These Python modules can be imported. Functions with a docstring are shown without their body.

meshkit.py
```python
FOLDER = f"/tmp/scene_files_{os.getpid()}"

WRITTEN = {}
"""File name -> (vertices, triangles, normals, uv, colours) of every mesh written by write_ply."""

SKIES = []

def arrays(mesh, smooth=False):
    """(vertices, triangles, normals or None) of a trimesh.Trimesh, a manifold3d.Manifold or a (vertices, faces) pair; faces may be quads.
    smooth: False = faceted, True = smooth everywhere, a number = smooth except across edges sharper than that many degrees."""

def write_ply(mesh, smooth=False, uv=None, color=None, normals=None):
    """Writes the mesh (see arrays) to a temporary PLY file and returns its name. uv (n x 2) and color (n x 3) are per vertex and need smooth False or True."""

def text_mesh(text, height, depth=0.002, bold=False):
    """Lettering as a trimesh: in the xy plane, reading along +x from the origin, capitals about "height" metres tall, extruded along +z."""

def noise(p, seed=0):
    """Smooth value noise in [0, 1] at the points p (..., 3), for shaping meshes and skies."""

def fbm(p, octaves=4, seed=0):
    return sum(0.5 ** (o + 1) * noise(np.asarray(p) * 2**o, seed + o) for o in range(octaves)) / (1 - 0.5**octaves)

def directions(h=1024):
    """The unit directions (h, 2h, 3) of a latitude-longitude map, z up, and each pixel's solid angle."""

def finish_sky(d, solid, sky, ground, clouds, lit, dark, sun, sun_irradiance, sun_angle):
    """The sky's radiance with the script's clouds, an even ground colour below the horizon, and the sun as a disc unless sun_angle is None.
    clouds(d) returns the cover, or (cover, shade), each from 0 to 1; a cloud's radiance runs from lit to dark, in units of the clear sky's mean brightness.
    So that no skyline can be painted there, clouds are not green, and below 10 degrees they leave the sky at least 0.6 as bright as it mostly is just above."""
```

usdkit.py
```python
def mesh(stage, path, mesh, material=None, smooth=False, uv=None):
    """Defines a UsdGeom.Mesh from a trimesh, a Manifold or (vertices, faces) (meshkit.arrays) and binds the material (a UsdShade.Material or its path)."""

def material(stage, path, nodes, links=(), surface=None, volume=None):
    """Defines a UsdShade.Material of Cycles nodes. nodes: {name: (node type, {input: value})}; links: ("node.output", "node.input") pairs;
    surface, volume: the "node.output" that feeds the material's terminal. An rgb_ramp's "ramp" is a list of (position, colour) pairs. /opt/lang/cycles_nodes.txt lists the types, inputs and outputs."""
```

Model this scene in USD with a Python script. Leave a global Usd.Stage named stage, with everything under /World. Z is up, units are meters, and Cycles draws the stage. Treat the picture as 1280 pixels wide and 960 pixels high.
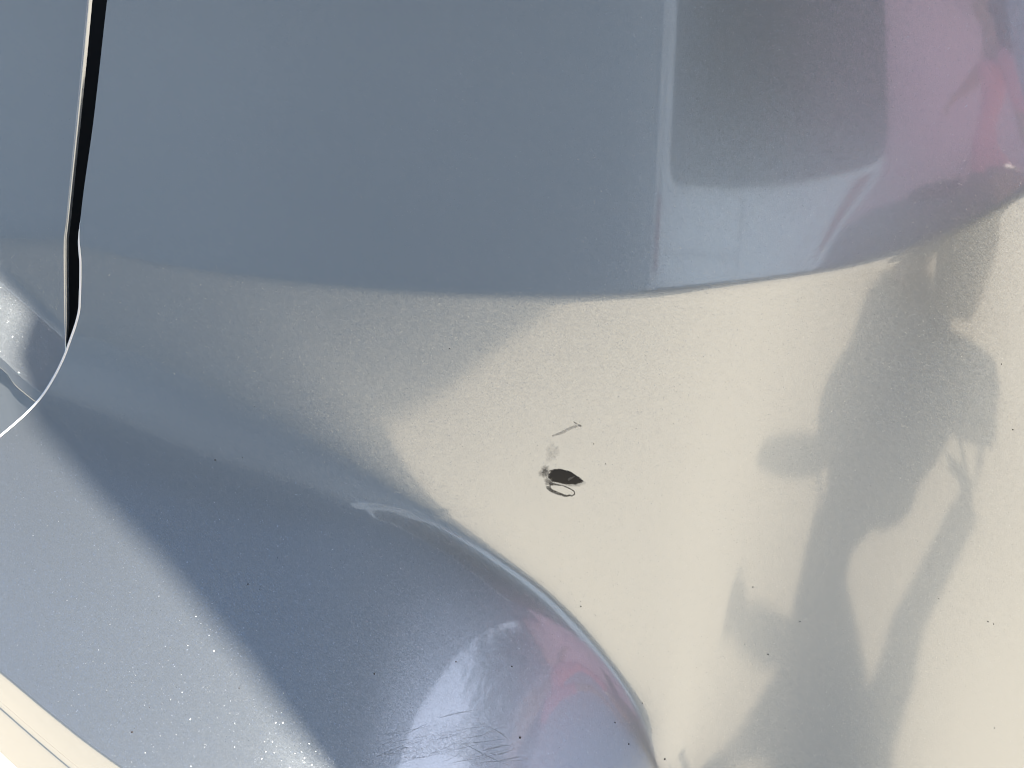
import math
import numpy as np, trimesh, usdkit
from scipy import sparse
from scipy.sparse.linalg import spsolve
from scipy.interpolate import RectBivariateSpline, PchipInterpolator, CubicSpline
from scipy.spatial import cKDTree
from pxr import Usd, UsdGeom, UsdLux, UsdShade, Gf, Sdf

stage = Usd.Stage.CreateInMemory()
UsdGeom.SetStageUpAxis(stage, UsdGeom.Tokens.z)
UsdGeom.SetStageMetersPerUnit(stage, 1.0)
UsdGeom.Xform.Define(stage, '/World')
UsdGeom.Scope.Define(stage, '/World/Looks')

# ---------------------------------------------------------------- camera, sky, sun, exposure
CAM = np.array([0.0, -0.55, 0.86])
PITCH = math.radians(-25.0)
HFOV = math.radians(60.0)
FWD = np.array([0, math.cos(PITCH), math.sin(PITCH)])
RIGHT = np.array([1.0, 0, 0])
UP = np.cross(RIGHT, FWD)
TX = math.tan(HFOV / 2)
EXPOSURE = 1.47
SUN_AZ, SUN_EL = math.radians(34.0), math.radians(37.0)      # azimuth from -y (out from the car) towards +x
SUN = np.array([math.sin(SUN_AZ) * math.cos(SUN_EL), -math.cos(SUN_AZ) * math.cos(SUN_EL), math.sin(SUN_EL)])

cam = UsdGeom.Camera.Define(stage, '/World/camera')
m = Gf.Matrix4d(*[float(x) for row in ((*RIGHT, 0), (*UP, 0), (*(-FWD), 0), (*CAM, 1)) for x in row])
cam.AddTransformOp().Set(m)
cam.CreateHorizontalApertureAttr(36.0)
cam.CreateVerticalApertureAttr(27.0)
cam.CreateFocalLengthAttr(18.0 / TX)
cam.CreateClippingRangeAttr(Gf.Vec2f(0.02, 3000))
cam.CreateExposureAttr(EXPOSURE)

dome = UsdLux.DomeLight.Define(stage, '/World/sky')
dome.GetPrim().SetCustomDataByKey('kind', 'structure')
sky_mat = usdkit.material(stage, '/World/Looks/sky_look', {
    'sky': ('sky_texture', {'sky_type': 'single_scattering', 'sun_disc': False, 'sun_elevation': SUN_EL,
                            'sun_rotation': math.atan2(SUN[0], SUN[1]), 'aerosol_density': 0.35, 'ozone_density': 1.5}),
    'co': ('texture_coordinate', {}),
    'n': ('noise_texture', {'scale': 4.5, 'detail': 6.0, 'roughness': 0.55}),
    'r': ('map_range', {'from_min': 0.56, 'from_max': 0.70, 'to_min': 0.0, 'to_max': 0.85, 'clamp': True}),
    'x': ('mix_color', {'b': (8.5, 8.7, 9.2), 'use_clamp': False}),
    'bg': ('background_shader', {'strength': 0.11})},
    [('co.generated', 'n.vector'), ('n.fac', 'r.value'), ('r.result', 'x.fac'), ('sky.color', 'x.a'), ('x.result', 'bg.color')], surface='bg.background')
UsdShade.MaterialBindingAPI.Apply(dome.GetPrim()).Bind(sky_mat)

sun = UsdLux.DistantLight.Define(stage, '/World/sun')
sun.CreateNormalizeAttr(True)
sun.CreateIntensityAttr(1.1)
sun.CreateAngleAttr(0.55)
sun.CreateColorAttr(Gf.Vec3f(1.0, 0.91, 0.77))
zax = SUN
xax = np.cross([0, 0, 1.0], zax); xax /= np.linalg.norm(xax)
yax = np.cross(zax, xax)
sun.AddTransformOp().Set(Gf.Matrix4d(*[float(x) for row in ((*xax, 0), (*yax, 0), (*zax, 0), (0, 0, 5, 1)) for x in row]))

# ---------------------------------------------------------------- helpers
def ray(px, py):
    """view ray of a picture position on the 1280 x 960 sheet, scaled to depth 1"""
    px, py = np.asarray(px, float), np.asarray(py, float)
    a = ((px - 640) / 640 * TX)[..., None]; b = ((480 - py) / 640 * TX)[..., None]
    return FWD + a * RIGHT + b * UP

def unit(v):
    v = np.asarray(v, float)
    return v / np.maximum(np.linalg.norm(v, axis=-1, keepdims=True), 1e-12)

def smooth(x, a, b):
    t = np.clip((x - a) / (b - a), 0, 1)
    return t * t * (3 - 2 * t)

# ---------------------------------------------------------------- shape of the bumper skin
# The skin is found as the smooth surface whose mirror directions climb and fall as a bumper with a
# crease, a hollow under it and a flared wheel-arch corner makes them do.
crease = PchipInterpolator(*zip((-200, 255), (0, 284), (100, 306), (200, 328), (300, 343), (400, 354), (500, 362), (600, 367), (700, 369),
                                (800, 366), (900, 357), (1000, 345), (1080, 330), (1150, 308), (1200, 285), (1280, 240), (1480, 110)))
HOL = np.array([(-200, 330), (-100, 360), (0, 395), (100, 420), (200, 455), (300, 500), (400, 548), (500, 607), (600, 672), (700, 745), (780, 835), (815, 900), (835, 980), (850, 1060), (855, 1180)], float)
HOL = CubicSpline(np.arange(len(HOL)), HOL)(np.linspace(0, len(HOL) - 1, 140))

def hollow_distance(X, Y):
    """signed distance from the line of the hollow, positive towards the lower left"""
    best = np.full(X.shape, 1e9); sign = np.ones(X.shape)
    for (a, b) in zip(HOL[:-1], HOL[1:]):
        d = b - a; L = d @ d
        t = np.clip(((X - a[0]) * d[0] + (Y - a[1]) * d[1]) / L, 0, 1)
        qx, qy = X - a[0] - t * d[0], Y - a[1] - t * d[1]
        dist = np.hypot(qx, qy)
        cr = d[0] * qy - d[1] * qx
        upd = dist < best
        best = np.where(upd, dist, best); sign = np.where(upd, np.sign(cr), sign)
    return best * sign

def wanted(X, Y):
    yc = crease(X)
    up_e = 1.5 + (yc + 1.15 * (366 - yc) * smooth(X, 700, 900) - Y) / 360 * 13
    lo_e = -15 - (Y - yc) / 600 * 8
    near = smooth(X, 980, 1150)                                    # the crease fades out towards the right
    up_e = up_e - 3.5 * near * (1 - smooth(yc - Y, 0, 200))
    lo_e = lo_e + 3.0 * near * (1 - smooth(Y - yc, 0, 260))
    s = hollow_distance(X, Y)
    loose = smooth(-X, -600, -190)                                 # the hollow is tighter to the right
    w = 31 + 96 * loose
    s = s + 8 + 42 * loose
    climb_r = PchipInterpolator([-400, -1, 0, 0.45, 0.7, 1.2, 1.8, 4, 8, 14, 40], [0, 0.0, 0.04, 0.13, .34, .46, .55, .62, .655, 0.69, 0.9])
    climb_l = PchipInterpolator([-400, -1, 0, 0.5, 0.75, 1.2, 1.8, 4, 8, 14, 40], [0, 0.0, 0.06, 0.17, .37, .54, .66, .685, .70, 0.74, 0.9])
    q = np.clip(s / w, -1, 40)
    left = smooth(-X, -620, -440)
    c = np.where(s < -w, 0, climb_r(q) + (climb_l(q) - climb_r(q)) * left)
    e_low = lo_e + c * (62 - lo_e)
    e = np.where(Y < yc, up_e, e_low)
    e = up_e + (e_low - up_e) * smooth(Y - yc, -9, 9)
    az = np.degrees(np.arctan((X - 640) / 640 * TX)) * 0.9 + (3 + np.clip(X - 1100, 0, 300) / 160 * 9) * smooth(X, 760, 1060) * smooth(-Y, -420, -300)
    az = az - 6 * smooth(Y, 560, 780) * smooth(-X, -520, -300)
    return np.radians(e), np.radians(az)

def solve_surface(gx, gy, wanted_fn, weight_fn, depth, pin):
    """log depth, on a grid of view rays, of the smooth surface whose mirror directions follow wanted_fn"""
    X, Y = np.meshgrid(gx, gy)
    step = gx[1] - gx[0]
    e, az = wanted_fn(X, Y)
    d = np.stack([np.sin(az) * np.cos(e), -np.cos(az) * np.cos(e), np.sin(e)], -1)
    r = ray(X, Y)
    n = unit(d - unit(r))
    k = TX / 640
    ndr = (n * r).sum(-1)
    tu = -(n @ RIGHT) * k / ndr * step
    tv = (n @ UP) * k / ndr * step
    h, w = X.shape
    idx = np.arange(h * w).reshape(h, w)
    rows, cols, vals, rhs, cnt = [], [], [], [], 0
    def add(cells, coefs, b):
        nonlocal cnt
        m_ = len(b)
        for c_, k_ in zip(cells, coefs):
            rows.append(np.arange(cnt, cnt + m_)); cols.append(c_); vals.append(np.full(m_, 1.0) * k_)
        rhs.append(b); cnt += m_
    ws = 0.25
    wf = weight_fn(X, Y)
    wf = ((wf[:, 1:] + wf[:, :-1]) / 2).ravel()
    add([idx[:, 1:].ravel(), idx[:, :-1].ravel()], [wf, -wf], wf * ((tu[:, 1:] + tu[:, :-1]) / 2).ravel())
    add([idx[1:].ravel(), idx[:-1].ravel()], [1.0, -1.0], ((tv[1:] + tv[:-1]) / 2).ravel())
    add([idx[:, 2:].ravel(), idx[:, 1:-1].ravel(), idx[:, :-2].ravel()], [ws, -2 * ws, ws], np.zeros(h * (w - 2)))
    c0 = idx[np.argmin(abs(gy - pin[1])), np.argmin(abs(gx - pin[0]))]
    add([np.array([c0])], [10.0], np.array([10.0 * math.log(depth)]))
    A = sparse.csr_matrix((np.concatenate(vals), (np.concatenate(rows), np.concatenate(cols))), shape=(cnt, h * w))
    tau = spsolve((A.T @ A).tocsc(), A.T @ np.concatenate(rhs)).reshape(h, w)
    return RectBivariateSpline(gy, gx, tau, kx=3, ky=3, s=0)

def on_surface(spl, px, py, lift=0.0):
    """points of a solved surface, lifted along its outward normal, and the normals"""
    px, py = np.asarray(px, float), np.asarray(py, float)
    t = np.exp(spl.ev(py, px)); r = ray(px, py)
    p = CAM + t[..., None] * r
    k = TX / 640
    pu = t[..., None] * (spl.ev(py, px, dy=1)[..., None] * r + k * RIGHT)
    pv = t[..., None] * (spl.ev(py, px, dx=1)[..., None] * r - k * UP)
    n = unit(np.cross(pv, pu))
    n = np.where(((n * r).sum(-1) > 0)[..., None], -n, n)
    return p + lift * n, n

upper_right = lambda X, Y: smooth(X, 760, 1060) * smooth(-Y, -420, -300)
SKIN = solve_surface(np.arange(-160, 1441, 5.0), np.arange(-140, 1101, 5.0), wanted, lambda X, Y: 0.3 + 0.45 * upper_right(X, Y) + 0.1 * smooth(Y, 560, 780) * smooth(-X, -520, -300), 0.56, (640, 480))

def skin(px, py, lift=0.0):
    return on_surface(SKIN, px, py, lift)

def wanted_fender(X, Y):
    line = 335 + X * 0.95                                          # below it the fender rolls up towards the sky
    e = 12 - 9 * Y / 280
    e = e + (-16 - e) * smooth(Y, 270, 320) 
    e = e + (26 - e) * smooth(Y - line, -14, 22)
    az = np.degrees(np.arctan((X - 640) / 640 * TX)) + 26 * smooth(Y - line, -14, 22)
    return np.radians(e), np.radians(az)
FENDER = solve_surface(np.arange(-200, 181, 5.0), np.arange(-160, 561, 5.0), wanted_fender, lambda X, Y: 0.5 + 0 * X, 1.035 * float(np.exp(SKIN.ev(430, 85))), (80, 430))
# ---- END SKIN

def mat(name, nodes, links=(), surface='p.BSDF'):
    return usdkit.material(stage, '/World/Looks/' + name, nodes, links, surface=surface)

def plain(name, color, rough=0.5, **kw):
    return mat(name, {'p': ('principled_bsdf', {'base_color': color, 'roughness': rough, **kw})})

def varied(name, c1, c2, scale, rough=0.6, bump=0.0, detail=4, **kw):
    nodes = {'g': ('geometry', {}), 'n': ('noise_texture', {'scale': scale, 'detail': detail}),
             'r': ('rgb_ramp', {'ramp': [(0.3, c1), (0.7, c2)]}), 'p': ('principled_bsdf', {'roughness': rough, **kw})}
    links = [('g.position', 'n.vector'), ('n.fac', 'r.fac'), ('r.color', 'p.base_color')]
    if bump:
        nodes['b'] = ('bump', {'strength': 0.4, 'distance': bump})
        links += [('n.fac', 'b.height'), ('b.normal', 'p.normal')]
    return mat(name, nodes, links)

def car_paint(name, color, rough, coat_ior, flake=0.05, metallic=0.9, coat_rough=0.04):
    """silver metallic: tilted flakes, a few of them tilted much more, under a clear coat"""
    return mat(name, {
        'g': ('geometry', {}),
        'v': ('voronoi_texture', {'scale': 2300.0, 'feature': 'f1'}),
        'c': ('vector_math', {'math_type': 'subtract', 'vector2': (0.5, 0.5, 0.5)}),
        'w': ('white_noise_texture', {'dimensions': '3D'}),
        'm': ('map_range', {'from_min': 0.955, 'from_max': 1.0, 'to_min': flake * 2, 'to_max': 0.45, 'clamp': True}),
        's': ('vector_math', {'math_type': 'scale'}),
        'a': ('vector_math', {'math_type': 'add'}),
        'n': ('vector_math', {'math_type': 'normalize'}),
        'o': ('noise_texture', {'scale': 420.0, 'detail': 2.0}), 'b': ('bump', {'strength': 1.0, 'distance': 1.2e-6}),
        'p': ('principled_bsdf', {'base_color': color, 'metallic': metallic, 'roughness': rough,
                                  'coat_weight': 1.0, 'coat_roughness': coat_rough, 'coat_ior': coat_ior})},
        [('g.position', 'o.vector'), ('o.fac', 'b.height'), ('b.normal', 'p.coat_normal'), ('g.position', 'v.vector'), ('v.color', 'c.vector1'), ('c.vector', 's.vector1'), ('v.position', 'w.vector'), ('w.value', 'm.value'), ('m.result', 's.scale'), ('s.vector', 'a.vector1'),
         ('g.normal', 'a.vector2'), ('a.vector', 'n.vector1'), ('n.vector', 'p.normal')])

PAINT = car_paint('silver_paint', (0.39, 0.428, 0.468), 0.24, 1.9, 0.03, 0.87)
RIM = plain('bare_edge', (0.85, 0.86, 0.88), 0.25, coat_weight=1.0)
BLACK = plain('black_seal', (0.004, 0.004, 0.004), 0.9, specular_ior_level=0.2)
def faint(name, color, amount, scale):
    return mat(name, {'w': ('attribute', {'attribute': 'wear'}), 'k': ('math', {'math_type': 'multiply', 'use_clamp': True}), 'g': ('geometry', {}), 'n': ('noise_texture', {'scale': scale, 'detail': 4.0}), 'r': ('map_range', {'from_min': 0.3, 'from_max': 0.65, 'to_min': amount * 0.3, 'to_max': amount, 'clamp': True}),
                      't': ('transparent_bsdf', {}), 'p': ('principled_bsdf', {'base_color': color, 'roughness': 0.6}), 'x': ('mix_closure', {})},
               [('g.position', 'n.vector'), ('n.fac', 'r.value'), ('r.result', 'k.value1'), ('w.fac', 'k.value2'), ('k.value', 'x.fac'), ('t.BSDF', 'x.closure1'), ('p.BSDF', 'x.closure2')], surface='x.closure')
SCUFF = faint('scuff_grey', (0.17, 0.165, 0.16), 0.42, 700.0)
SCRATCH = faint('scratch_dark', (0.05, 0.047, 0.042), 1.05, 900.0)
CHIP = faint('exposed_black_plastic', (0.014, 0.013, 0.012), 7.0, 900.0)
SMEAR = faint('scuff_smear', (0.06, 0.055, 0.05), 0.75, 700.0)
DIRT = plain('dirt', (0.03, 0.022, 0.02), 0.9)
RUBBED = mat('rubbed_paint', {'w': ('attribute', {'attribute': 'wear'}), 'k': ('math', {'math_type': 'multiply'}), 'g': ('geometry', {}), 'n': ('noise_texture', {'scale': 700.0, 'detail': 6.0, 'roughness': 0.7}), 'r': ('map_range', {'from_min': 0.40, 'from_max': 0.75, 'to_min': 0.0, 'to_max': 0.38, 'clamp': True}),
                              't': ('transparent_bsdf', {}), 'p': ('principled_bsdf', {'base_color': (0.34, 0.345, 0.36), 'roughness': 0.55, 'metallic': 0.2}), 'x': ('mix_closure', {})},
             [('g.position', 'n.vector'), ('n.fac', 'r.value'), ('r.result', 'k.value1'), ('w.fac', 'k.value2'), ('k.value', 'x.fac'), ('t.BSDF', 'x.closure1'), ('p.BSDF', 'x.closure2')], surface='x.closure')
CONCRETE = varied('concrete', (0.575, 0.502, 0.388), (0.605, 0.532, 0.413), 1.3, 0.9)

used = {}
def numbered(path):
    if path not in used:
        used[path] = 0
        return path
    used[path] += 1
    return f'{path}_{used[path]:03d}'

def obj(name, mesh, material, parent='/World', smooth=True, **keys):
    path = numbered(f'{parent}/{name}')
    g = usdkit.mesh(stage, path, mesh, material, smooth=smooth)
    for k, v in keys.items():
        g.GetPrim().SetCustomDataByKey(k, v)
    return path

def thing(name, label, category, group=None):
    path = numbered('/World/' + name)
    x = UsdGeom.Xform.Define(stage, path)
    x.GetPrim().SetCustomDataByKey('label', label); x.GetPrim().SetCustomDataByKey('category', category)
    if group:
        x.GetPrim().SetCustomDataByKey('group', group)
    return path

def sheet(P):
    """triangles of a grid of points (rows, columns, 3)"""
    h, w = P.shape[:2]
    i = np.arange(h * w).reshape(h, w)
    q = np.stack([i[:-1, :-1], i[1:, :-1], i[1:, 1:], i[:-1, 1:]], -1).reshape(-1, 4)
    f = np.vstack([q[:, [0, 1, 2]], q[:, [0, 2, 3]]])
    return trimesh.Trimesh(P.reshape(-1, 3), f, process=False)

def tube(P, r, sides=8):
    P = np.asarray(P, float); r = np.broadcast_to(r, len(P))
    T = unit(np.gradient(P, axis=0))
    A = unit(np.cross(T, [0.31, 0.17, 0.93])); B = np.cross(T, A)
    th = np.linspace(0, 2 * np.pi, sides + 1)
    R = P[:, None] + r[:, None, None] * (np.cos(th)[None, :, None] * A[:, None] + np.sin(th)[None, :, None] * B[:, None])
    v = R[:, :-1].reshape(-1, 3); n = len(P)
    i = np.arange(n * sides).reshape(n, sides); j = np.roll(i, -1, 1)
    q = np.stack([i[:-1], j[:-1], j[1:], i[1:]], -1).reshape(-1, 4)
    f = list(np.vstack([q[:, [0, 1, 2]], q[:, [0, 2, 3]]]))
    v = np.vstack([v, P[0], P[-1]])
    for k in range(sides):
        f.append([n * sides, i[0, (k + 1) % sides], i[0, k]]); f.append([n * sides + 1, i[-1, k], i[-1, (k + 1) % sides]])
    return trimesh.Trimesh(v, np.array(f), process=False)

def box(lo, hi):
    b = trimesh.creation.box(np.subtract(hi, lo)); b.apply_translation(np.add(lo, hi) / 2); return b

def merge(*ms):
    return trimesh.util.concatenate(list(ms))

def curve(pts, n=60):
    pts = np.array(pts, float)
    d = np.r_[0, np.cumsum(np.hypot(*np.diff(pts, axis=0).T))]
    c = PchipInterpolator(d, pts)
    return c(np.linspace(0, d[-1], n))

# ---------------------------------------------------------------- ground
gx = np.array([-400, -40, -12, -4, 4, 12, 40, 400.0]); gy = np.array([-400, -40, -12, -4, 0, 4, 12, 40, 400.0])
GP = np.zeros((len(gy), len(gx), 3)); GP[..., 0], GP[..., 1] = np.meshgrid(gx, gy)
obj('ground', sheet(GP), CONCRETE, smooth=False, kind='structure', label='pale sunlit concrete ground in front of the car')

# ---------------------------------------------------------------- the car
car = thing('parked_car', 'silver metallic car seen close at its scraped bumper corner', 'car')

LIP = [(-300, 600), (-120, 745), (0, 838), (60, 888), (110, 928), (160, 964), (240, 1020), (400, 1130)]
EDGE = PchipInterpolator(*zip((-140, 152), (0, 134), (150, 117), (270, 101), (300, 98.5), (330, 100.5), (380, 99.5), (430, 86), (490, 56), (545, 0), (585, -60), (640, -150)))
LOWY = np.r_[np.arange(-130, 641, 4.0), np.arange(648, 1091, 6.0)]
def bumper_grid():
    xl = np.where(LOWY < 640, EDGE(np.minimum(LOWY, 640)), -150)
    s = np.linspace(0, 1, 330)
    X = xl[:, None] + s[None] * (1430 - xl[:, None])
    Y = np.repeat(LOWY[:, None], len(s), 1)
    lc = curve(LIP, 400); tree_ = cKDTree(lc)
    tan = unit(np.gradient(lc, axis=0))
    dist, near = tree_.query(np.stack([X, Y], -1))
    rel = np.stack([X, Y], -1) - lc[near]
    beyond = (tan[near, 0] * rel[..., 1] - tan[near, 1] * rel[..., 0]) > 0
    X = np.where(beyond, lc[near, 0], X); Y = np.where(beyond, lc[near, 1], Y)
    P, N = skin(X, Y)
    # a return flange behind the left edge gives the shell its thickness
    T = unit(P[:, 1] - P[:, 0])
    cols = [P[:, 0] - 0.012 * N[:, 0] + 0.004 * T, P[:, 0] - 0.0012 * N[:, 0] - 0.0002 * T]
    M = sheet(P)
    gone = beyond.ravel()
    keep = ~beyond[:, 0]
    flange = sheet(np.stack(cols[:2] + [P[:, 0]], 1)[keep])
    M.update_faces(~gone[M.faces].all(1))
    M.remove_unreferenced_vertices()
    return M, flange
bumper_skin, bumper_flange = bumper_grid()
bumper = obj("bumper", bumper_skin, PAINT, car)
obj("edge_flange", bumper_flange, PAINT, bumper)

ey = np.linspace(262, 600, 110)
ex = EDGE(ey)
p, n = skin(ex, ey)
k = np.clip((ey - 262) / 50, 0.2, 1)
obj('edge_rim', tube(p - 0.0004 * n, 0.0009 * k), RIM, bumper, label='thin bright edge of the bumper panel')

# ------------- fender left of the shut line
FR = PchipInterpolator(*zip((-160, 121), (0, 108), (285, 80.5), (300, 79), (430, 80), (452, 80), (475, 72), (500, 58), (560, 10)))
FB = PchipInterpolator(*zip((-200, 330), (-160, 345), (0, 446), (30, 474), (60, 496), (90, 515)))
def fender_grid():
    s = np.linspace(0, 1, 70); j = np.linspace(0, 1, 150)
    X = np.tile(-180 + s * 250, (len(j), 1)); Y = np.zeros_like(X)
    for _ in range(6):
        Y = -150 + j[:, None] * (FB(X[-1])[None] + 150)
        X = -180 + s[None] * (FR(Y) + 180)
    P, N = on_surface(FENDER, X, Y)
    R = 0.0016
    th = np.linspace(0.15, math.pi / 2, 9)
    T = unit(P[:, -1] - P[:, -2]); Ne = N[:, -1]
    roll = [P[:, -1] + R * (math.sin(a) * T + (math.cos(a) - 1) * Ne) for a in th]
    roll.append(roll[-1] - 0.0025 * Ne)
    bot_T = unit(P[-1] - P[-2]); Nb = N[-1]
    RB = 0.003
    under = [P[-1] + RB * (math.sin(a) * bot_T + (math.cos(a) - 1) * Nb) for a in np.linspace(0.04, 0.24, 5)]
    under.append(under[-1] + 0.006 * (math.cos(0.24) * bot_T - math.sin(0.24) * Nb))
    under += [under[-1] + 0.002 * (math.sin(a) * bot_T - (1 - math.cos(a)) * Nb) - 0.0 * Nb for a in (0.3, 0.7)]
    under.append(under[-1] - 0.015 * Nb)
    return np.concatenate([P, np.stack(roll, 1)], 1), np.stack([P[-1]] + under, 0)
fg, fu = fender_grid()
FPAINT = PAINT
fender = obj('fender', sheet(fg), FPAINT, car, label='silver fender beside the shut line, its lower lobe in the sun')
obj('fender_return', sheet(fu), FPAINT, fender)

# ------------- dark body behind the gap and the inner panel under the fender
def ray_patch(poly_rows, depth):
    P = []
    for row in poly_rows:
        a = np.array(row, float)
        P.append(CAM + np.asarray(depth)[..., None] * ray(a[:, 0], a[:, 1]) if np.ndim(depth) else CAM + depth * ray(a[:, 0], a[:, 1]))
    return np.array(P)
obj('gap_backing', sheet(ray_patch([[(20, -160), (220, -160)], [(20, 300), (200, 300)], [(60, 460), (150, 460)]], 0.61)), BLACK, car)
rows = []
for y in np.linspace(430, 640, 30):
    rows.append([(x, y + 0.75 * x) for x in np.linspace(-190, 130, 30)])
rows = np.array(rows)
dep = 0.625 + 0.00002 * (rows[..., 1] - 400)
IP = CAM + dep[..., None] * ray(rows[..., 0], rows[..., 1])
obj('inner_panel', sheet(IP), PAINT, car)

# ------------- wheel-arch lip at the lower left
c = curve(LIP, 120)[18:100]
p, n = skin(c[:, 0], c[:, 1])
Tn = unit(np.gradient(p, axis=0))
D = unit(np.cross(Tn, n)); D = np.where((D[:, 2] > 0)[:, None], -D, D)
BEND = math.radians(47)                                           # the lip drops away steeply from the flared corner
D, n = D * math.cos(BEND) - n * math.sin(BEND), n * math.cos(BEND) + D * math.sin(BEND)
prof = [(0.0, 0.0), (0.0006, 0.0003), (0.0016, 0.0006), (0.004, 0.0008), (0.010, 0.0008), (0.017, 0.0007), (0.024, 0.0004), (0.0275, 0.0002), (0.0290, -0.0002), (0.0305, -0.0005), (0.0345, -0.0006), (0.0358, -0.0003), (0.0375, 0.0001), (0.045, 0.0001), (0.060, -0.0003), (0.08, -0.001)]
pc = CubicSpline(np.arange(len(prof)), np.array(prof))(np.linspace(0, len(prof) - 1, 90))
LP = p[None] + pc[:, None, :1] * D[None] + pc[:, None, 1:] * n[None]
obj('wheel_arch_lip', sheet(LP), PAINT, car, label='rolled lip of the wheel arch at the lower corner')

# ------------- raised tailgate, whose rounded corner shades the bumper
from shapely.geometry import Polygon
OUT = [(0.36, -0.15), (0.35, -0.99), (0.40, -1.10), (0.462, -1.175), (0.492, -1.198), (0.522, -1.222), (0.545, -1.308), (0.619, -1.377), (0.691, -1.44), (0.788, -1.533), (0.878, -1.629),
       (0.938, -1.698), (1.04, -1.76), (1.2, -1.79), (1.55, -1.79), (1.72, -1.74), (1.87, -1.629), (2.0, -1.5), (2.18, -1.31), (2.27, -1.20), (2.36, -1.08), (2.38, -0.98), (2.38, -0.15)]
TG = trimesh.creation.extrude_polygon(Polygon(OUT), 0.06, engine='earcut'); TG.apply_translation([0, 0, 1.75])
tail = obj('tailgate', TG, PAINT, car, smooth=False)

# ------------- damage
FADE = [None]
def faded(path):
    """gives the mark just made its wear: strong in the middle, gone at the rim"""
    UsdGeom.PrimvarsAPI(stage.GetPrimAtPath(path)).CreatePrimvar('wear', Sdf.ValueTypeNames.FloatArray, 'vertex').Set([float(x) for x in FADE[0]])

def patch(outline, lift, n=22):
    o = np.array(outline, float); c = o.mean(0)
    P = np.array([c + (o - c) * s for s in np.linspace(0.02, 1, n)])
    P = np.concatenate([P, P[:, :1]], 1)
    q, nn = skin(P[..., 0], P[..., 1])
    FADE[0] = np.repeat(1 - np.linspace(0.02, 1, n) ** 2, P.shape[1])
    edge = np.linspace(0.02, 1, n)[:, None, None]
    return sheet(q + (lift * (1 - edge ** 4) + 0.00002) * nn)
t = np.linspace(0, 2 * np.pi, 60, endpoint=False)
def blob(cx, cy, a, b, rot, wob=0.05, ph=0.0, pinch=0.0):
    r_ = 1 + wob * np.sin(3 * t + ph) + wob * 0.6 * np.sin(5 * t + 2 * ph) + wob * 0.5 * np.sin(9 * t + ph) + wob * 0.45 * np.sin(14 * t + 3 * ph)
    x, y = a * np.cos(t) * r_, b * np.sin(t) * r_ * (1 - pinch * np.cos(t))
    return np.stack([cx + x * math.cos(rot) - y * math.sin(rot), cy + x * math.sin(rot) + y * math.cos(rot)], 1)
faded(obj('paint_chip', patch(blob(706, 596.5, 22.5, 9.0, 0.22, 0.05, 0.9, 0.16), 0.00025), CHIP, bumper, label='black oval chip where the paint is gone'))
def scratch(pts, width, name, material, lift=0.00003, label=None):
    c = curve(pts, 50)
    w = np.asarray(width, float); w = np.interp(np.linspace(0, 1, 50), np.linspace(0, 1, len(w)), w)
    d = unit(np.gradient(c, axis=0)); nn = np.stack([-d[:, 1], d[:, 0]], 1)
    P = np.stack([c + nn * w[:, None] * s for s in np.linspace(-0.75, 0.75, 7)], 1)
    FADE[0] = np.tile([0, 0.6, 0.95, 1, 0.95, 0.6, 0], 50)
    q, nrm = skin(P[..., 0], P[..., 1])
    M = sheet(q + lift * nrm)
    if name is None:
        return M
    faded(obj(name, M, material, bumper, **({'label': label} if label else {})))
ang = np.linspace(0.2, 2 * np.pi - 0.12, 26) + 3.3
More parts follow.
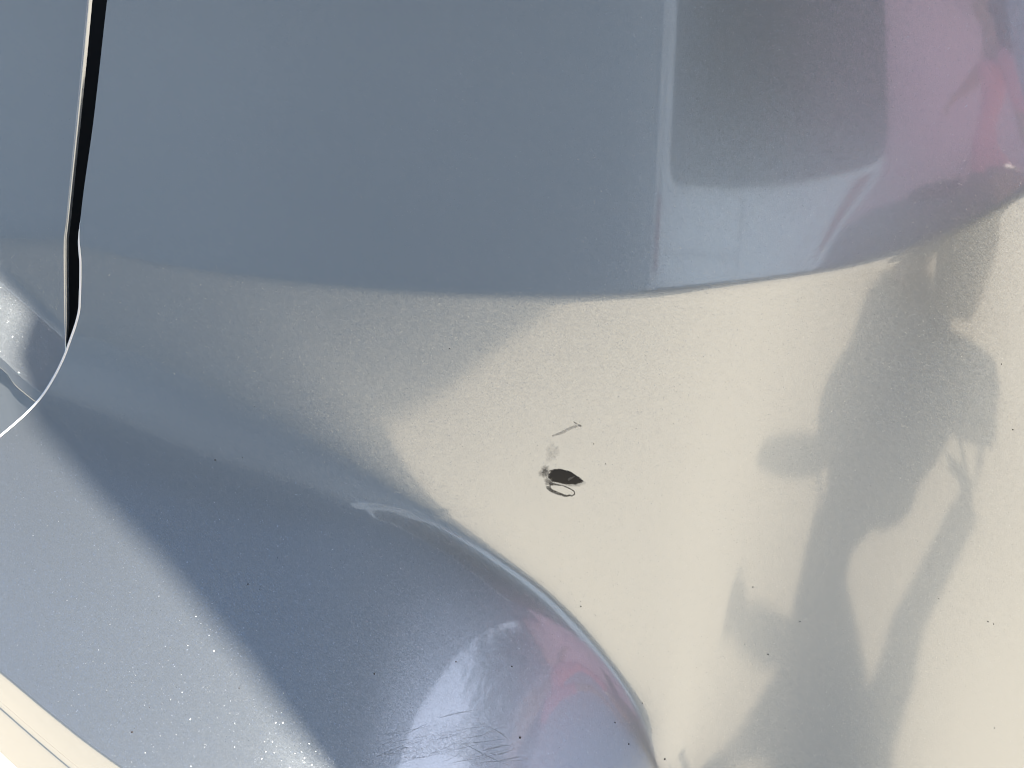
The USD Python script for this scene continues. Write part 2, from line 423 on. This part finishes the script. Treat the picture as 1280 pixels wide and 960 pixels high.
ring = np.stack([702 + 17.0 * np.cos(ang) * 0.97 - 5.2 * np.sin(ang) * 0.28, 612.5 + 17.0 * np.cos(ang) * 0.27 + 5.6 * np.sin(ang) * 0.97], 1)
ring += np.random.default_rng(8).normal(0, 0.25, ring.shape)
scratch(ring, [4.2, 1.7, 1.1, 1.3, 1.2, 1.7, 2.4, 2.9, 3.4, 4.4], 'ring_scratch', SCRATCH, label='small dark ring scratched under the chip')
scratch([(690, 545), (704, 540), (716, 534), (726, 532)], [1.4, 3.2, 3.2, 2.4], 'hook_scratch', SCUFF, label='faint hooked scratch above the chip')
scratch([(717, 527), (721, 530), (727, 533)], [1, 2.4, 2.4], 'hook_scratch', SCUFF)
faded(obj('chip_smear', patch(blob(681, 590, 7.5, 8.5, 0.3, 0.14, 0.4), 0.00003), SMEAR, bumper))
faded(obj('chip_smear', patch(blob(708, 599, 24, 9.0, 0.22, 0.05, 1.4), 0.00002), SMEAR, bumper))
faded(obj('chip_smear', patch(blob(686, 602, 7, 5, 0.3, 0.14, 2.4), 0.00003), SMEAR, bumper))
faded(obj('chip_fleck', patch(blob(713, 598, 6, 2.2, -0.5, 0.14, 1.0), 0.0003), plain('primer_fleck', (0.10, 0.095, 0.085), 0.7), bumper))
faded(obj('chip_smear', patch(blob(690, 566, 9, 14, 0.2, 0.16, 2.0), 0.00002), faint('scuff_haze', (0.2, 0.19, 0.18), 0.2, 600.0), bumper))

# dust and grit on the paint
rng = np.random.default_rng(4)
spots = [(562, 436, 1.6), (269, 575, 2.2), (303, 572, 1.3), (347, 697, 1.4), (325, 737, 1.4), (310, 730, 2.0), (165, 915, 2.6), (299, 860, 1.6), (187, 884, 1.2), (570, 827, 2.0), (640, 833, 1.7), (650, 922, 2.6), (468, 842, 2.2),
         (726, 758, 1.7), (803, 879, 2.0), (769, 903, 2.0), (786, 930, 1.8), (831, 949, 2.2), (941, 734, 1.4), (1000, 777, 1.6), (960, 818, 1.8), (1235, 777, 1.8), (1242, 780, 1.8), (1243, 910, 1.3), (1266, 537, 1.6), (1252, 455, 1.4), (757, 580, 1.5), (742, 555, 1.3), (1173, 748, 1.2)]
for _ in range(80):
    spots.append((rng.uniform(120, 1280), rng.uniform(380, 960), rng.uniform(0.3, 0.9)))
sp = np.array([q for q in spots if q[0] > EDGE(min(q[1], 640)) + 8])
pp, nn = skin(sp[:, 0], sp[:, 1])
bits = []
for q, nrm, r_ in zip(pp, nn, sp[:, 2]):
    b_ = trimesh.creation.icosphere(1, r_ * 0.00042 * 0.62)
    b_.vertices *= rng.uniform(0.7, 1.3, 3)
    b_.apply_translation(q); bits.append(b_)
obj('dust_specks', merge(*bits), DIRT, bumper, kind='stuff')

# rubbed patch at the bottom of the hollow, with fine scores
rub = [(430, 985), (450, 950), (480, 928), (515, 910), (552, 896), (580, 892), (606, 900), (628, 916), (645, 935), (656, 962), (660, 990)]
faded(obj('rubbed_patch', patch(curve(rub, 80), 0.00003), RUBBED, bumper, label='dull rubbed patch with fine scores at the bottom'))
scores = []
for a_, b_, w_ in [((548, 898), (592, 888), 1.5), ((604, 938), (641, 931), 1.3), ((618, 945), (642, 937), 1.3), ((622, 951), (650, 946), 1.3), ((598, 953), (660, 950), 0.9), ((575, 925), (640, 958), 0.9), ((500, 938), (512, 935), 1.6),
                   ((505, 947), (540, 944), 0.9), ((540, 925), (575, 918), 0.7), ((560, 940), (600, 930), 0.7), ((470, 946), (520, 925), 0.7), ((610, 908), (636, 925), 1.0), ((560, 955), (600, 948), 0.8)] + \
                  [((x_, y_), (x_ + rng.uniform(20, 60), y_ - rng.uniform(2, 14)), rng.uniform(0.3, 0.6)) for x_, y_ in zip(rng.uniform(455, 600, 26), rng.uniform(915, 960, 26))]:
    mid = ((a_[0] + b_[0]) / 2 + rng.uniform(-2, 2), (a_[1] + b_[1]) / 2 + rng.uniform(-2, 2))
    scores.append(scratch([a_, mid, b_], [0.2, w_, w_, 0.2], None, None, 0.00005))
FADE[0] = np.tile(FADE[0], len(scores))
faded(obj('fine_scores', merge(*scores), SCUFF, bumper, kind='stuff'))

# ---------------------------------------------------------------- what stands across the concrete and shows in the paint
WALL = varied('blue_grey_wall', (0.22, 0.226, 0.238), (0.32, 0.325, 0.332), 0.35, 0.85)
HOUSEWALL = varied('slate_house_wall', (0.115, 0.125, 0.14), (0.13, 0.14, 0.155), 0.7, 0.85)
ROOF = plain('dark_roof', (0.06, 0.055, 0.055), 0.8)
house = thing('grey_house', 'tall slate grey house with a taller rear wing and flat dark roofs', 'house')
obj('wall', box((-16, -15, 0), (4.03, -9, 8.4)), HOUSEWALL, house, smooth=False)
obj('roof', box((-16.3, -15.3, 8.4), (4.15, -8.85, 8.65)), ROOF, house, smooth=False)
obj('rear_wing', box((2.0, -20, 0), (7.85, -17, 12.6)), HOUSEWALL, house, smooth=False)
obj('rear_roof', box((1.9, -20.2, 12.6), (8.0, -16.85, 12.8)), ROOF, house, smooth=False)

PALE = varied('pink_render', (0.84, 0.50, 0.53), (0.88, 0.54, 0.57), 0.8, 0.85)
boundary = thing('boundary_wall', 'long smooth grey boundary wall with a thin coping, left of the van', 'wall')
obj('wall', box((-9.0, -4.95, 0), (-0.14, -4.75, 2.45)), WALL, boundary, smooth=False)
obj('coping', box((-9.05, -4.98, 2.45), (-0.12, -4.72, 2.50)), WALL, boundary, smooth=False)

pinkwall = thing('garden_wall', 'pink rendered garden wall with a brown base in front of the slate house', 'wall')
obj('wall', box((2.95, -8.6, 0.95), (5.7, -8.4, 3.3)), PALE, pinkwall, smooth=False)
obj('base', box((2.93, -8.62, 0), (5.72, -8.38, 0.95)), varied('brown_base', (0.26, 0.22, 0.21), (0.31, 0.26, 0.25), 2.0, 0.85), pinkwall, smooth=False)

pale = thing('pink_house', 'pale pink house with a taller lavender block and brown plinth beyond the person', 'house')
obj('wall', box((5.1, -16, 1.2), (7.2, -11.02, 5.0)), PALE, pale, smooth=False)
obj('plinth', box((5.07, -16.03, 0), (7.2, -10.99, 1.2)), varied('brown_plinth', (0.26, 0.22, 0.21), (0.31, 0.26, 0.25), 2.0, 0.85), pale, smooth=False)
obj('tall_block', box((7.2, -16, 0), (22, -11, 6.2)), varied('lavender_render', (0.40, 0.36, 0.41), (0.44, 0.40, 0.45), 0.8, 0.85), pale, smooth=False)
GREY_ROOF = plain('grey_roof', (0.16, 0.16, 0.17), 0.8)
obj('roof', box((4.95, -16.1, 5.0), (7.2, -10.85, 5.15)), GREY_ROOF, pale, smooth=False)
obj('tall_roof', box((7.05, -16.2, 6.2), (22.2, -10.8, 6.35)), GREY_ROOF, pale, smooth=False)

WHITE = plain('white_van_paint', (0.88, 0.88, 0.88), 0.4, coat_weight=0.5)
GLASS = plain('dark_window', (0.10, 0.085, 0.07), 0.6)
def rounded(x0, z0, x1, z1, r, n=8):
    pts = []
    for cx, cz, a0 in ((x1 - r, z1 - r, 0), (x0 + r, z1 - r, 90), (x0 + r, z0 + r, 180), (x1 - r, z0 + r, 270)):
        for a in np.radians(np.linspace(a0, a0 + 90, n)):
            pts.append((cx + r * math.cos(a), cz + r * math.sin(a)))
    return Polygon(pts)
def upright(poly, depth, y):
    """a flat outline in x and z, given depth towards -y from y"""
    e_ = trimesh.creation.extrude_polygon(poly, depth, engine='earcut')
    v = e_.vertices.copy(); e_.vertices = np.stack([v[:, 0], y - v[:, 2], v[:, 1]], 1)
    e_.invert(); return e_
van = thing('parked_van', 'white van with dark rear windows parked facing away from the car', 'van')
VX, VY = 1.15, -5.2
VAN_TURN = math.radians(-18)
def parked(mesh):
    c_, s_ = math.cos(VAN_TURN), math.sin(VAN_TURN)
    v = mesh.vertices - [-0.1, VY, 0]
    mesh.vertices = np.stack([v[:, 0] * c_ - v[:, 1] * s_ - 0.1, v[:, 0] * s_ + v[:, 1] * c_ + VY, v[:, 2]], 1)
    return mesh
obj('body', parked(upright(rounded(VX - 1.25, 0.28, VX + 1.25, 2.88, 0.16), 4.4, VY)), WHITE, van, smooth=30)
gate = obj('liftgate', parked(upright(rounded(VX - 1.15, 0.52, VX + 1.248, 2.86, 0.03), 0.02, VY + 0.022)), WHITE, van, smooth=30)
obj('window', parked(upright(rounded(VX - 1.03, 1.26, VX + 1.245, 2.84, 0.16), 0.012, VY + 0.036)), GLASS, gate, smooth=30)
obj('seam', parked(box((VX + 0.11, VY + 0.02, 0.55), (VX + 0.13, VY + 0.0245, 1.21))), plain('seam_grey', (0.2, 0.2, 0.2), 0.7), gate, smooth=False)
obj('seam', parked(box((VX - 1.05, VY + 0.02, 0.93), (VX + 0.10, VY + 0.0245, 0.945))), plain('seam_grey_low', (0.3, 0.3, 0.3), 0.7), gate, smooth=False)
obj('rear_bumper', parked(box((VX - 1.1, VY, 0.3), (VX + 1.1, VY + 0.12, 0.5))), plain('grey_plastic', (0.09, 0.09, 0.095), 0.6), van, smooth=False)
for sx in (-1, 1):
    obj('tail_lamp', parked(box((VX + sx * 1.165 - 0.03, VY + 0.002, 0.85), (VX + sx * 1.165 + 0.025, VY + 0.03, 1.2))), plain('lamp_red' + ('_right' if sx > 0 else ''), (0.35, 0.05, 0.05), 0.2), van, smooth=False)
    for yy in (VY - 0.8, VY - 3.6):
        w_ = trimesh.creation.cylinder(0.33, 0.22, sections=32); w_.apply_transform(trimesh.transformations.rotation_matrix(math.pi / 2, [0, 1, 0])); w_.apply_translation([VX + sx * 1.0, yy, 0.33])
        obj('wheel', parked(w_), BLACK, van, smooth=30)

# a person and the bags held; their shadow falls across the concrete towards the car
import manifold3d as m3
PF = np.array([1.731, -2.492, 0.0])
HN = np.array([math.sin(SUN_AZ), -math.cos(SUN_AZ), 0]); SD = np.array([math.cos(SUN_AZ), math.sin(SUN_AZ), 0])
def place(v):
    v = np.asarray(v, float)
    return PF + v[..., :1] * SD + v[..., 1:2] * HN + v[..., 2:3] * np.array([0, 0, 1.0])
def ell(c, r):
    return m3.Manifold.sphere(1.0, 20).scale(list(r) if np.ndim(r) else [r] * 3).translate([float(x) for x in c])
def chain(*nodes):
    out = None
    for a_, b_ in zip(nodes[:-1], nodes[1:]):
        h_ = m3.Manifold.batch_hull([ell(*a_), ell(*b_)])
        out = h_ if out is None else out + h_
    return out
def figure(man, edge=0.016, rounds=12):
    mm = man.refine_to_length(edge).to_mesh()
    tm = trimesh.Trimesh(mm.vert_properties[:, :3], mm.tri_verts)
    trimesh.smoothing.filter_taubin(tm, iterations=rounds)
    tm.vertices = place(tm.vertices)
    return tm
def hand(wrist, toward, palm_up, s=1.0):
    """palm, four fingers of unequal length, and a thumb from the side of the palm"""
    w_ = np.array(wrist, float); f_ = unit(np.array(toward, float)); u_ = unit(np.cross(f_, palm_up)); k_ = np.cross(u_, f_)
    pal = m3.Manifold.batch_hull([ell(w_, 0.019), ell(w_ + f_ * 0.08 + u_ * 0.028, 0.013), ell(w_ + f_ * 0.078 - u_ * 0.028, 0.012)])
    for i_, (o_, L_) in enumerate(((0.029, 0.066), (0.010, 0.075), (-0.010, 0.07), (-0.028, 0.055))):
        b0 = w_ + f_ * 0.078 + u_ * o_; b1 = b0 + f_ * L_ * 0.45 - k_ * 0.01; b2 = b1 + f_ * L_ * 0.3 - k_ * 0.02; b3 = b2 + f_ * L_ * 0.12 - k_ * 0.02
        pal = pal + chain((b0, 0.0095), (b1, 0.009), (b2, 0.008), (b3, 0.007))
    t0 = w_ + f_ * 0.025 + u_ * 0.02; t1 = t0 + f_ * 0.03 + u_ * 0.03; t2 = t1 + f_ * 0.03 + u_ * 0.005 - k_ * 0.015
    return pal + chain((t0, 0.013), (t1, 0.011), (t2, 0.009))
SKINTONE = varied('skin', (0.42, 0.26, 0.19), (0.47, 0.30, 0.22), 30, 0.5)
PINK = varied('pink_cloth', (0.72, 0.26, 0.33), (0.80, 0.31, 0.38), 14, 0.8)
SKIRT = varied('taupe_cloth', (0.20, 0.165, 0.15), (0.24, 0.195, 0.175), 14, 0.9)
HAIR = varied('dark_hair', (0.02, 0.014, 0.01), (0.045, 0.03, 0.02), 60, 0.5)
person = thing('person', 'person in a pink top and long taupe skirt reaching one hand forward', 'person')
torso = chain(((-0.03, 0, 0.80), (0.12, 0.13, 0.05)), ((-0.095, 0, 1.04), (0.055, 0.10, 0.04)), ((-0.08, 0, 1.17), (0.045, 0.10, 0.03)), ((-0.04, 0, 1.28), (0.055, 0.11, 0.03)), ((-0.025, 0, 1.40), (0.08, 0.15, 0.04)), ((-0.01, 0, 1.50), (0.045, 0.05, 0.03)), ((0.0, 0, 1.57), (0.045, 0.05, 0.03)))
head = m3.Manifold.batch_hull([ell((0.01, 0, 1.68), (0.095, 0.075, 0.085)), ell((-0.035, 0, 1.60), (0.05, 0.05, 0.045))]) + ell((-0.092, 0, 1.65), (0.022, 0.014, 0.02)) + ell((-0.078, 0, 1.608), (0.02, 0.025, 0.01)) + ell((0.015, 0.078, 1.655), (0.02, 0.012, 0.03)) + ell((0.015, -0.078, 1.655), (0.02, 0.012, 0.03))
arm_r = chain(((0.07, -0.17, 1.415), 0.038), ((0.115, -0.20, 1.17), 0.034), ((0.125, -0.205, 1.08), 0.034), ((0.235, -0.21, 0.78), 0.03)) + hand((0.235, -0.21, 0.78), (0.16, 0, -1), (1, 0, 0.1))
arm_l = chain(((-0.02, 0.17, 1.41), 0.042), ((-0.09, 0.21, 1.44), 0.038), ((-0.12, 0.21, 1.435), 0.036), ((-0.235, 0.19, 1.34), 0.028)) + hand((-0.235, 0.19, 1.34), (-1, -0.2, -0.55), (0, 0, 1))
legs = chain(((0.02, 0.09, 0.84), 0.095), ((0.03, 0.10, 0.46), 0.06), ((0.05, 0.10, 0.09), 0.038), ((-0.09, 0.12, 0.035), (0.05, 0.035, 0.025))) + chain(((0.02, -0.09, 0.84), 0.095), ((0.03, -0.10, 0.46), 0.06), ((0.05, -0.10, 0.09), 0.038), ((-0.09, -0.12, 0.035), (0.05, 0.035, 0.025)))
obj('body', figure(torso + head + arm_r + arm_l + legs, 0.012, 8), SKINTONE, person)
top = chain(((-0.03, 0, 0.86), (0.125, 0.15, 0.04)), ((-0.095, 0, 1.04), (0.062, 0.11, 0.04)), ((-0.08, 0, 1.17), (0.052, 0.11, 0.03)), ((-0.04, 0, 1.28), (0.062, 0.12, 0.03)), ((-0.025, 0, 1.395), (0.09, 0.16, 0.045)))
top = top + chain(((0.065, -0.17, 1.415), 0.044), ((0.113, -0.20, 1.20), 0.036)) + chain(((-0.02, 0.17, 1.41), 0.05), ((-0.085, 0.205, 1.435), 0.045))
obj('blouse', figure(top), PINK, person)
def loft(rows_, n=56, folds=0.0):
    rings = []
    zz = np.array([r_[0] for r_ in rows_]); fine = np.linspace(zz[0], zz[-1], 50)
    lo_ = PchipInterpolator(zz, [r_[1] for r_ in rows_])(fine); hi_ = PchipInterpolator(zz, [r_[2] for r_ in rows_])(fine); dp = PchipInterpolator(zz, [r_[3] for r_ in rows_])(fine)
    a_ = np.linspace(0, 2 * np.pi, n + 1)
    for z_, l_, h_, d_ in zip(fine, lo_, hi_, dp):
        f_ = 1 + folds * (fine[-1] - z_) / (fine[-1] - fine[0]) * np.cos(9 * a_)
        rings.append(np.stack([(l_ + h_) / 2 + (h_ - l_) / 2 * np.cos(a_) * f_, d_ * np.sin(a_) * f_, np.full(n + 1, z_)], 1))
    rings = [np.repeat([rings[0].mean(0)], n + 1, 0)] + rings + [np.repeat([rings[-1].mean(0)], n + 1, 0)]
    return np.array(rings)
SK = loft([(0.07, -0.20, 0.19, 0.15), (0.2, -0.245, 0.19, 0.17), (0.45, -0.265, 0.25, 0.18), (0.60, -0.295, 0.25, 0.18), (0.72, -0.265, 0.205, 0.17), (0.82, -0.19, 0.15, 0.16), (0.92, -0.15, 0.09, 0.14)], folds=0.04)
obj('skirt', sheet(place(SK)), SKIRT, person)
hair = m3.Manifold.batch_hull([ell((0.03, 0, 1.70), (0.10, 0.088, 0.085)), ell((0.06, 0, 1.62), (0.06, 0.08, 0.06))]) + chain(((0.07, 0, 1.64), 0.06), ((0.075, 0, 1.52), 0.045))
obj('hair', figure(hair - ell((-0.085, 0, 1.62), (0.06, 0.09, 0.09))), HAIR, person)
bag = thing('shopping_bag', 'brown shopping bag hanging from the lowered hand of the person', 'bag')
BM = loft([(0.04, 0.10, 0.30, 0.06), (0.07, 0.09, 0.33, 0.075), (0.13, 0.09, 0.385, 0.085), (0.23, 0.09, 0.385, 0.085), (0.36, 0.12, 0.36, 0.06), (0.46, 0.17, 0.34, 0.04), (0.52, 0.22, 0.32, 0.02)])
BM[..., 1] -= 0.24
TAN = varied('brown_paper', (0.24, 0.17, 0.11), (0.28, 0.20, 0.13), 10, 0.8)
obj('sack', sheet(place(BM)), TAN, bag)
obj('handle', tube(place(np.array([(0.235, -0.24, 0.50), (0.245, -0.23, 0.60), (0.262, -0.215, 0.69), (0.285, -0.23, 0.60), (0.30, -0.24, 0.50)])), 0.006), TAN, bag)
hb = thing('handbag', 'small dark handbag on a strap at the front of the taupe skirt', 'handbag')
HM = loft([(0.785, -0.40, -0.24, 0.03), (0.795, -0.435, -0.21, 0.035), (0.83, -0.44, -0.19, 0.035), (0.86, -0.36, -0.19, 0.03), (0.87, -0.30, -0.19, 0.02)])
obj('pouch', sheet(place(HM)), plain('dark_leather', (0.05, 0.035, 0.03), 0.5), hb)
obj('strap', tube(place(np.array([(-0.22, 0.03, 0.87), (-0.17, 0.10, 1.0), (-0.14, 0.125, 1.2), (-0.06, 0.15, 1.42), (0.0, 0.10, 1.475)])), 0.005), plain('strap_leather', (0.05, 0.035, 0.03), 0.5), hb)

# trees behind the houses
LEAF = mat('leaves', {'o': ('geometry', {}), 'r': ('rgb_ramp', {'ramp': [(0, (0.03, 0.055, 0.02)), (1, (0.08, 0.11, 0.04))]}), 'd': ('diffuse_bsdf', {}), 't': ('translucent_bsdf', {}), 'x': ('mix_closure', {'fac': 0.3})},
           [('o.random_per_island', 'r.fac'), ('r.color', 'd.color'), ('r.color', 't.color'), ('d.BSDF', 'x.closure1'), ('t.BSDF', 'x.closure2')], surface='x.closure')
BARK = varied('bark', (0.07, 0.055, 0.045), (0.11, 0.09, 0.07), 9, 0.9)
def tree(x, y, h_, r_, seed, label, leaves=2600, dense=1.0):
    g = np.random.default_rng(seed)
    tr = thing('tree', label, 'tree')
    limbs = [tube(np.array([(x, y, -0.1), (x + 0.05, y, h_ * 0.3), (x - 0.05, y + 0.1, h_ * 0.6), (x, y, h_ * 0.9)]), np.array([0.2, 0.15, 0.09, 0.03]) * h_ / 6)]
    tips = []
    for _ in range(16):
        a_ = g.uniform(0, 2 * np.pi); z0 = g.uniform(0.3, 0.75) * h_; L_ = r_ * g.uniform(0.6, 1.1)
        e_ = np.array([x + L_ * math.cos(a_), y + L_ * math.sin(a_), min(z0 + g.uniform(0.15, 0.4) * h_, h_)])
        s_ = np.array([x, y, z0]); limbs.append(tube(np.array([s_, (s_ + e_) / 2 + g.normal(0, .1, 3), e_]), np.array([0.06, 0.04, 0.015]) * h_ / 6, 5)); tips += [e_, (s_ + e_) / 2 + np.array([0, 0, 0.2])]
    tips = np.array(tips); c_ = tips[g.integers(0, len(tips), leaves)] + g.normal(0, 0.28 * r_ / 1.5, (leaves, 3))
    d1 = unit(g.normal(size=(leaves, 3))) * g.uniform(0.06, 0.13, (leaves, 1)); d2 = unit(np.cross(d1, g.normal(size=(leaves, 3)))) * 0.05
    v = np.stack([c_ - d1, c_ + d2, c_ + d1, c_ - d2], 1).reshape(-1, 3); i_ = np.arange(leaves) * 4
    f = np.vstack([np.stack([i_, i_ + 1, i_ + 2], 1), np.stack([i_, i_ + 2, i_ + 3], 1)])
    obj('trunk', merge(*limbs), BARK, tr)
    obj('crown', trimesh.Trimesh(v, f, process=False), LEAF, tr, smooth=False)
tree(10.7, -18.5, 10.4, 2.3, 1, 'leafy tree behind the pink house, nearer the van', 16000)
tree(14.0, -18.0, 11.0, 3.0, 3, 'broad bushy tree behind the far end of the pink house', 9000)
